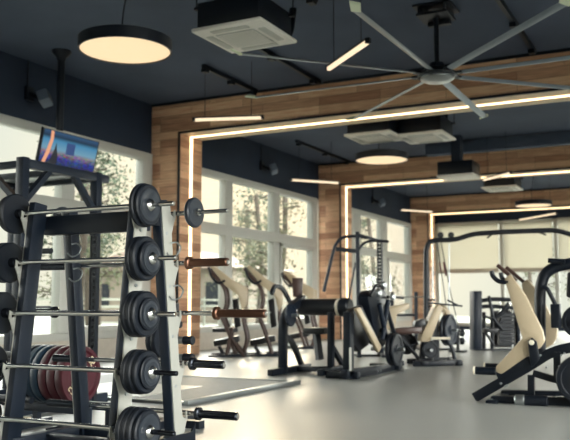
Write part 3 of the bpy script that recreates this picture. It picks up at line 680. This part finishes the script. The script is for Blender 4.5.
# the nearest one also shows a crossed rear frame and a low side seat
near = [o for o in roots if o.get('label', '').endswith('lit portal pillar')][0]; near['_o'] = list(near.location)
q = Pl(-8.05, 13.3)
for off in (-.22, .22): tubes(q, near, 'brown', 'cross_leg', [[(222, 317), (233, 340), (245, 356)], [(233, 327), (227, 354)]], .03, off)  # browned like the press frame, window flare in the colour
pad(q, near, 'leather', 'side_seat', [(213, 328), (238, 328), (238, 332), (213, 332)], 0, .3, .01)
MB().beam(q(224, 356, -.3), q(224, 356, .3), .07, .06).beam(q(245, 358, -.3), q(245, 358, .3), .07, .06).beam(q(224, 356), q(247, 359), .07, .06).build('rear_base', 'dark', near)

# ---------------------------------------------------------------- black frame machine with big roller (centre)
r = empty('leg_curl_machine', tuple(floor_at(305, 374)), 'black machine with thick dark roller pad across curved frame, centre', 'exercise machine')
A = Pl(-5.35, 10.2, 90); B = Pl(-4.62, 10.2, 90)
fr_ = [(283, 374), (283, 321), (291, 307), (303, 299)]
tubes(A, r, 'black', 'curved_frame', [fr_], .062, 0, w=.10, fil=.18, bevel=.008)
MB().beam(A(270, 376.5)+V((0, 0, .05)), A(309, 369)+V((0, 0, .04)), .09, .09).build('foot', 'black', r, bevel=.01)
tubes(A, r, 'black', 'rear_strut', [[(285, 336), (292, 341), (302, 366)]], .035, 0, w=.06)
tubes(B, r, 'black', 'post', [[(331, 312), (331, 370)]], .045, 0, w=.08, bevel=.008)
tubes(B, r, 'black', 'rear_strut', [[(331, 345), (341, 362), (345, 371)]], .03, 0, w=.06)
MB().beam(B(320, 376.5)+V((0, 0, .05)), B(346, 370)+V((0, 0, .04)), .09, .09).build('foot', 'black', r, bevel=.01)
MB().beam(A(296, 371)+V((0, 0, .03)), B(334, 371)+V((0, 0, .03)), .08, .07).build('cross_rail', 'black', r)
a, b = A(301, 307), A(301, 307); ry = a.y; zc2 = a.z
Pr = Pl(0, ry, 0); pL, pR = Pr(300, 307), Pr(344, 307); pL.z = pR.z = zc2
MB().lathe(pL, pR-pL, [(0, 0), (.105, .0), (.122, .02), (.122, (pR-pL).length*.84), (.11, (pR-pL).length*.86), (0, (pR-pL).length*.86)], 32).build('roller_pad', 'leather', r)
m_ = pL.lerp(pR, .86); MB().lathe(m_, pR-pL, [(0, 0), (.12, .0), (.126, .01), (.126, .03), (.12, .04), (0, .04)], 32).build('roller_ring', 'cream', r)
MB().lathe(m_+V((.045, 0, 0)), pR-pL, [(0, 0), (.12, .0), (.135, .02), (.135, .13), (.11, .16), (0, .16)], 32).build('roller_end', 'black', r)
sp = Pl(0, ry+.25, 0)
MB().bb(tuple(sp(303, 334)), tuple(sp(324, 328)+V((0, .35, 0)))).build('seat', 'leather', r, bevel=.02)
MB().beam(sp(312, 334)+V((0, .15, 0)), sp(317, 360)+V((0, .1, 0)), .09, .09).build('seat_post', 'black', r)
tubes(A, r, 'black', 'grip_arm', [[(299, 302), (292, 288), (284, 285), (281, 294)]], .028, .15, w=.045)
tubes(A, r, 'black', 'backrest_post', [[(314, 300), (309, 283)]], .03, .2); 
_c = A(300, 293, 0); _q = Pl(_c.x, _c.y+.2); pad(_q, r, 'brown', 'backrest', [(292, 278), (303, 278), (302, 297), (293, 297)], 0, .08, .01)
weight(A, r, 282, 315, -.12, .16, 'dark', .04)

# ---------------------------------------------------------------- plate-loaded machine with tan strip (centre right)
r = empty('row_machine', tuple(floor_at(370, 375)), 'black plate loaded machine with narrow tan pad and round weight plate, centre', 'exercise machine')
E1 = Pl(-4.22, 10.2, 90); E2 = Pl(-3.80, 10.2, 90)
tubes(E1, r, 'black', 'front_post', [[(348.5, 376), (348.5, 312)]], .075, 0, w=.10, bevel=.008)
MB().box(E1(347.5, 359)+V((.053, -.03, 0)), (.006, .07, .30)).build('label_strip', 'silver', r)
MB().beam(E1(344, 380)+V((0, 0, .07)), E1(399, 371)+V((0, 0, .07)), .10, .12).build('base_rail', 'black', r, bevel=.01)
for f in (.08, .9):
    p0 = E1(346, 379.5).lerp(E1(397, 371), f); MB().beam(V((p0.x-.35, p0.y, .05)), V((p0.x+.12, p0.y, .05)), .1, .09).build('cross_foot', 'black', r, bevel=.01)
for x, y in ((350, 374), (354, 373.5), (350, 378), (354, 377.5), (374, 371), (377, 370.5), (374, 374.5), (377, 374)): c = E1(x, y); MB().cyl(c+V((.05, 0, 0)), c+V((.065, 0, 0)), .012, 8).build('bolt', 'steel', r)
pad(E1, r, 'tan', 'long_pad', [(345, 309), (349, 307), (371, 347), (368, 352)], -.14, .05, .008)
tubes(E1, r, 'dark', 'guide_arm', [[(352, 308), (374, 350)]], .04, -.1)
MB().poly([E1(a, b, .06) for a, b in ((353, 318), (357, 309), (367, 305), (375, 325), (374, 345), (364, 352), (356, 342))], (-.10, 0, 0)).build('body_cover', 'leather', r, bevel=.03)
MB().poly([E1(a, b, 0) for a, b in ((368, 297), (371, 291), (384, 289), (388, 295), (386, 306), (383, 330), (389, 345), (380, 345), (373, 325), (370, 308))], (-.16, 0, 0)).build('upright_housing', 'black', r, bevel=.015)
tubes(E1, r, 'dark', 'lever_arm', [[(374, 304), (381, 338)], [(383, 300), (377, 340)]], .035, -.08)
tubes(E1, r, 'black', 'handle', [[(368, 296), (374, 284), (382, 288)], [(386, 297), (394, 297), (401, 298)]], .022, -.03)
for x, y in ((376, 285), (371, 293), (385, 297)): MB().lathe(E1(x, y, -.1), (1, 0, 0), [(0, 0), (.05, 0), (.055, .03), (.04, .05), (0, .05)], 16).build('pivot_cap', 'steel', r)
tubes(E1, r, 'black', 'rear_strut', [[(380, 330), (396, 352), (400, 368)], [(386, 306), (396, 340), (402, 345)]], .035, 0)
MB().cyl(E1(384, 349, .2), E1(384, 349, -.3), .03).build('axle', 'steel', r)
weight(E1, r, 381, 349, -.14, .235, 'rubber', .06, 2); weight(E1, r, 365, 334, .07, .20, 'leather', .05, 1, 1)

# ---------------------------------------------------------------- smith / pull-up tower behind
T = Pl(-5.9, 14.3)
r = empty('pull_up_tower', tuple(T(358, 358)*1.0), 'dark pull-up tower with curved top and perforated post, behind the centre machine', 'pull-up tower')
r.location.z = 0; r['_o'] = [r.location.x, r.location.y, 0]
tubes(T, r, 'dark', 'post', [[(356, 233), (358, 357)]], .035, -.25, w=.07)
mb = MB(); c = T(380, 239, .05); ladder_post(mb, c.x, c.y, 0, c.z, .09); mb.build('perforated_post', 'black', r)
tubes(T, r, 'dark', 'curved_arm', [[(323, 292), (334, 246), (341, 238), (357, 237), (366, 239)]], .03, -.25, fil=.25)
tubes(T, r, 'black', 'cross_bar', [[(335, 250), (356, 252)]], .04, -.25, w=.06)
tubes(T, r, 'dark', 'top_arc', [[(358, 250), (363, 243), (372, 241), (388, 242)]], .025, -.1, fil=.2)
tubes(T, r, 'dark', 'inclined_rod', [[(356, 262), (349, 300), (347, 357)]], .018, .1)
MB().beam(T(358, 357, -.3), T(358, 357, .5), .08, .07).beam(T(382, 356, -.3), T(382, 356, .5), .08, .07).beam(T(356, 356), T(384, 356), .07, .06).build('base_frame', 'black', r)
MB().beam(T(358, 236, -.25), T(380, 241, .05), .05, .05).build('top_beam', 'dark', r)

# ---------------------------------------------------------------- bench machine with tan backrest
q = Pl(-4.0, 13.0)
r = empty('chest_press_machine', tuple(floor_at(430, 364)), 'black machine with tall tan backrest and brown seat, left of the cable frame', 'exercise machine')
pad(q, r, 'tan', 'backrest', [(432, 307), (436, 304), (440, 308), (427, 341), (418, 341), (419, 334)], -.1, .34, .015)
pad(q, r, 'tan', 'rear_pad', [(437, 305), (446, 305), (451, 311), (454, 330), (451, 338), (448, 324), (446, 312), (438, 309)], .2, .25, .015)
pad(q, r, 'tan', 'headrest', [(388, 307), (408, 303), (409, 308), (396, 314), (394, 330), (387, 330)], 0, .28, .012)
pad(q, r, 'brown', 'seat', [(393, 328), (420, 326), (420, 333), (394, 334)], -.05, .4, .02)
pad(q, r, 'leather', 'knee_pad', [(413, 321), (423, 318), (424, 326), (412, 327)], -.1, .3, .02)
tubes(q, r, 'black', 'frame_post', [[(436, 320), (436, 363)], [(424, 341), (421, 364)], [(398, 334), (398, 364)]], .045, 0, w=.08)
tubes(q, r, 'black', 'frame_strut', [[(400, 336), (408, 347), (418, 343)], [(436, 335), (452, 345), (455, 362)], [(402, 337), (421, 362)]], .03, 0)
for off in (-.32, .32): MB().beam(q(410, 366, off)+V((0, 0, .05)), q(457, 364, off)+V((0, 0, .05)), .08, .09).build('base_rail', 'black', r, bevel=.01)
for x in (398, 421, 455): MB().beam(q(x, 364, -.4)+V((0, 0, .04)), q(x, 364, .4)+V((0, 0, .04)), .09, .08).build('cross_foot', 'black', r, bevel=.01)
MB().cyl(q(428, 337.5, -.3), q(446, 337.5, -.35), .022).build('hand_grip', 'cream', r)
tubes(q, r, 'dark', 'handle', [[(428, 303), (461, 306)], [(446, 300), (458, 306)]], .014, -.1)
qq = Pl(q.o.x, q.o.y, 27.3); qq.n = Matrix.Rotation(math.radians(58), 3, 'Z') @ qq.n; qq.base = q(446, 330, .1); weight(qq, r, None, None, 0, .26, 'dark', .06, 2); weight(q, r, 428, 349, -.2, .13, 'rubber', .05, 1)
weight(q, r, 408, 344, .2, .18, 'rubber', .05, 1)
# small weights at its right
r = empty('dumbbell_stand', tuple(floor_at(459, 352)), 'small black stand of dumbbell knobs and thin rods right of the tan backrest', 'stand')
q = Pl(*floor_at(459, 352)[:2])
tubes(q, r, 'black', 'post', [[(458, 352), (458, 325)]], .03)
for y in (333, 341): 
    MB().cyl(q(451, y), q(466, y), .018).build('rod', 'steel', r)
    for x in (455, 462): c = q(x, y); MB().cyl(c-q.u*.04, c+q.u*.04, .075).build('weight_head', 'black', r)
MB().box(q(458, 352)+V((0, 0, .02)), (.3, .3, .04)).build('base', 'black', r)

# bench press with a loaded bar, half hidden in the background
q = Pl(-6.7, 18.7)
c_ = q(404, 345); r = empty('bench_press', (c_.x, c_.y, 0), 'low dark bench press half hidden behind the tan backrest machine', 'bench')
for x in (392, 416): tubes(q, r, 'dark', 'upright', [[(x, 350), (x, 292)]], .04, 0, w=.07); MB().beam(q(x, 350, -.3)+V((0, 0, .04)), q(x, 350, .9)+V((0, 0, .04)), .08, .07).build('foot', 'dark', r)
tubes(q, r, 'dark', 'cross_brace', [[(392, 315), (416, 315)]], .03)
MB().box(q(404, 330, -.5), (.3, 1.1, .08)).build('bench_pad', 'leather', r, bevel=.02); MB().beam(q(404, 332, -.5), q(404, 352, -.5), .08, .08).build('bench_post', 'dark', r)
b = empty('barbell', tuple(q(404, 297, -.06)), 'far barbell resting on the bench press uprights behind the tan backrest machine', 'barbell')
MB().cyl(q(377, 297, -.06), q(431, 297, -.06), .015).build('bar_shaft', 'chrome', b)
for x, sg in ((384, -1), (424, 1)):
    c = q(x, 297, -.06); MB().cyl(c, c+q.u*.05*sg, .16).build('weight_plate', 'dark', b)

# ---------------------------------------------------------------- cable crossover frame
q = Pl(*floor_at(426, 350)[:2])
o_ = floor_at(426, 350); far = q(568, 350)
r = empty('cable_crossover', (o_.x, o_.y, 0), 'wide black cable crossover frame with arched top bar and pulleys', 'cable machine')
tubes(q, r, 'black', 'main_frame', [[(426, 349), (426, 250), (429, 242), (436, 240), (455, 240), (472, 234), (500, 232), (557, 230), (575, 236), (592, 241)]], .055, fil=.25)
tubes(q, r, 'black', 'far_post', [[(590, 349), (590, 243)]], .05)
for x in (440.5, 451): c = q(x, 235); MB().cyl(c-q.n*.03, c+q.n*.03, .065).build('pulley', 'black', r); MB().beam(c, q(x, 240), .04, .04).build('pulley_bracket', 'black', r)
tubes(q, r, 'black', 'cable', [[(437, 242), (446, 304)], [(441, 242), (450, 290), (458, 325)]], .010, fil=.3)
tubes(q, r, 'steel', 'guide_rod', [[(449, 243), (449, 349)], [(433, 243), (432, 349)]], .015)
MB().cyl(q(439.5, 262), q(441, 272), .018).cyl(q(443.5, 262), q(446, 276), .018).build('cable_sleeve', 'redglow', r)
tubes(q, r, 'black', 'pull_up_grip', [[(487, 238), (494, 233), (503, 232)], [(530, 231), (538, 232), (546, 235)]], .018)
bs = [q(430, 300+k*3.2) for k in range(14)]
for c in bs: MB().box(c+V((0, 0, 0)), (.22, .12, .045)).build('weight_block', 'black', r)
MB().beam(q(420, 350, -.5), q(420, 350, .5), .09, .08).beam(q(455, 350, -.3), q(455, 350, .4), .09, .08).beam(q(420, 350), q(457, 350), .08, .08).build('base_frame', 'black', r)
MB().beam(q(590, 350, -.5), q(590, 350, .5), .09, .08).build('far_foot', 'black', r)

# ---------------------------------------------------------------- multi stack machine at the back
q = Pl(*floor_at(495, 350)[:2])
r = empty('multi_station', tuple(floor_at(495, 350)), 'dark multi station with grey tower standing before the end wall windows', 'exercise machine')
pad(q, r, 'dark', 'grey_tower', [(471.5, 291), (480, 291), (480, 349), (471.5, 349)], 0, .4, .02)
tubes(q, r, 'black', 'arm', [[(480, 301), (492, 299), (513, 300)], [(478, 307), (490, 306), (514, 308)]], .045)
for k in range(9): pad(q, r, 'black', 'weight_block', [(499, 313+k*3.6), (514, 313+k*3.6), (514, 316+k*3.6), (499, 316+k*3.6)], .05, .2, 0)
pad(q, r, 'black', 'rear_shield', [(497, 311), (515, 309), (515, 348), (497, 348)], .25, .03, 0)
pad(q, r, 'dark', 'side_shield', [(516, 304), (519, 304), (520, 349), (517, 349)], .1, .35, .01)
tubes(q, r, 'black', 'front_lever', [[(486, 296), (490, 318), (500, 330)], [(505, 303), (496, 316), (488, 318)]], .035, -.25)
tubes(q, r, 'black', 'post', [[(515, 298), (518, 350)], [(492, 306), (492, 350)], [(484, 312), (484, 350)]], .04)
tubes(q, r, 'chrome', 'guide_rod', [[(500, 302), (500, 312)], [(510, 301), (510, 311)]], .02)
pad(q, r, 'leather', 'seat', [(482, 328), (494, 328), (494, 332), (482, 332)], -.2, .3, .01)
tubes(q, r, 'black', 'strut', [[(484, 332), (492, 345)], [(494, 320), (482, 316)], [(500, 318), (494, 334)]], .03, -.15)
MB().beam(q(472, 350), q(520, 350), .5, .06).build('base_frame', 'black', r, bevel=.01)

# ---------------------------------------------------------------- big tan machine on the right
q = Pl(-1.75, 8.45, 3)
r = empty('leg_press_machine', (-1.5, 8.6, 0), 'large black machine with two angled tan panels, right edge', 'exercise machine')
for off, sh in ((0, 0), (.55, 9)):
    pad(q, r, 'tan', 'angled_panel', [(505+sh, 279+sh*.4), (511+sh, 274+sh*.4), (526+sh, 296), (543+sh, 331), (545+sh*.6, 341), (541+sh*.6, 347), (502, 374), (496, 371), (497, 366), (523, 338)], off, .10, .012)
    tubes(q, r, 'black', 'handle', [[(492, 271), (493, 276), (499, 282), (509, 282)]], .024, off-.03)
    tubes(q, r, 'brown', 'grip_arm', [[(497, 265), (516, 281)]], .02, off+.02)
    MB().poly([q(a, b, off-.07) for a, b in ((529, 341), (533, 337), (538, 341), (541, 359), (533, 367), (531, 358))], q.n*-.03).build('pivot_bracket', 'black', r, bevel=.008)
    MB().cyl(q(533, 342, off-.10), q(533, 342, off-.115), .026).build('pivot_cap', 'cream', r)
    MB().cyl(q(475, 370, off-.05), q(497, 371, off-.05), .04).build('foot_roller', 'black', r)
    MB().cyl(q(474.5, 370, off-.05), q(476.5, 370, off-.05), .044).build('roller_cap', 'cream', r)
tubes(q, r, 'black', 'long_rail', [[(474, 398), (531, 365), (551, 352), (572, 347), (600, 347)]], .05, .05, w=.10, bevel=.006)
tubes(q, r, 'black', 'panel_rail', [[(497, 375), (531, 359)]], .035, 0, w=.08)
tubes(q, r, 'black', 'curved_post', [[(537.5, 352), (537.5, 288), (542, 273), (553, 266), (575, 261), (600, 262)]], .058, .2, fil=.35)
tubes(q, r, 'black', 'top_grip', [[(547, 260), (564, 261)]], .025, .1)
tubes(q, r, 'black', 'lever', [[(541, 287), (546, 288), (555, 306)]], .022, .1)
MB().box(q(555, 316, .1), (.09, .12, .24)).build('lever_block', 'black', r, bevel=.01)
MB().beam(q(492, 401, .0), q(640, 404, .0), .12, .11).build('base_rail', 'black', r, bevel=.01)
MB().beam(q(492, 401, .6), q(640, 404, .6), .12, .11).build('base_rail', 'black', r, bevel=.01)
MB().beam(q(494, 401, -.15)+V((0, 0, -.03)), q(494, 401, .75)+V((0, 0, -.03)), .12, .1).build('cross_foot', 'black', r, bevel=.01)
MB().cyl(q(517, 399, -.12), q(549, 400, -.12), .055).build('bumper', 'rubber', r)
MB().cyl(q(517, 399, -.12), q(527, 399.3, -.12), .057).build('bumper_band', 'steel', r)
tubes(q, r, 'black', 'strut', [[(531, 375), (531, 398)], [(533, 373), (562, 382), (590, 384)], [(557, 352), (557, 382)]], .032, .02, w=.07)
c = q(582, 377, -.05); 
weight(q, r, 583, 378, -.1, .235, 'rubber', .05, 2); weight(q, r, 578, 322, .2, .17, 'rubber', .05, 1)
MB().poly([q(a, b, .1) for a, b in ((566, 272), (578, 270), (578, 300), (565, 297))], q.n*.3).build('back_pad', 'leather', r, bevel=.02)
for x, y in ((537, 360), (535, 363), (541, 355), (547, 367), (562, 355), (565, 353), (560, 366), (502, 383), (506, 386), (508, 385), (490, 399), (493, 399)): p_ = q(x, y, -.052); MB().cyl(p_, p_+q.n*-.018, .012, 8).build('bolt', 'steel', r)
# bench and clutter at the back left of the cable frame
for o in roots:
    for k in ('_o', '_a'):
        if k in o: del o[k]
for o in bpy.data.objects:
    for k in ('_o', '_a'):
        if k in o: del o[k]
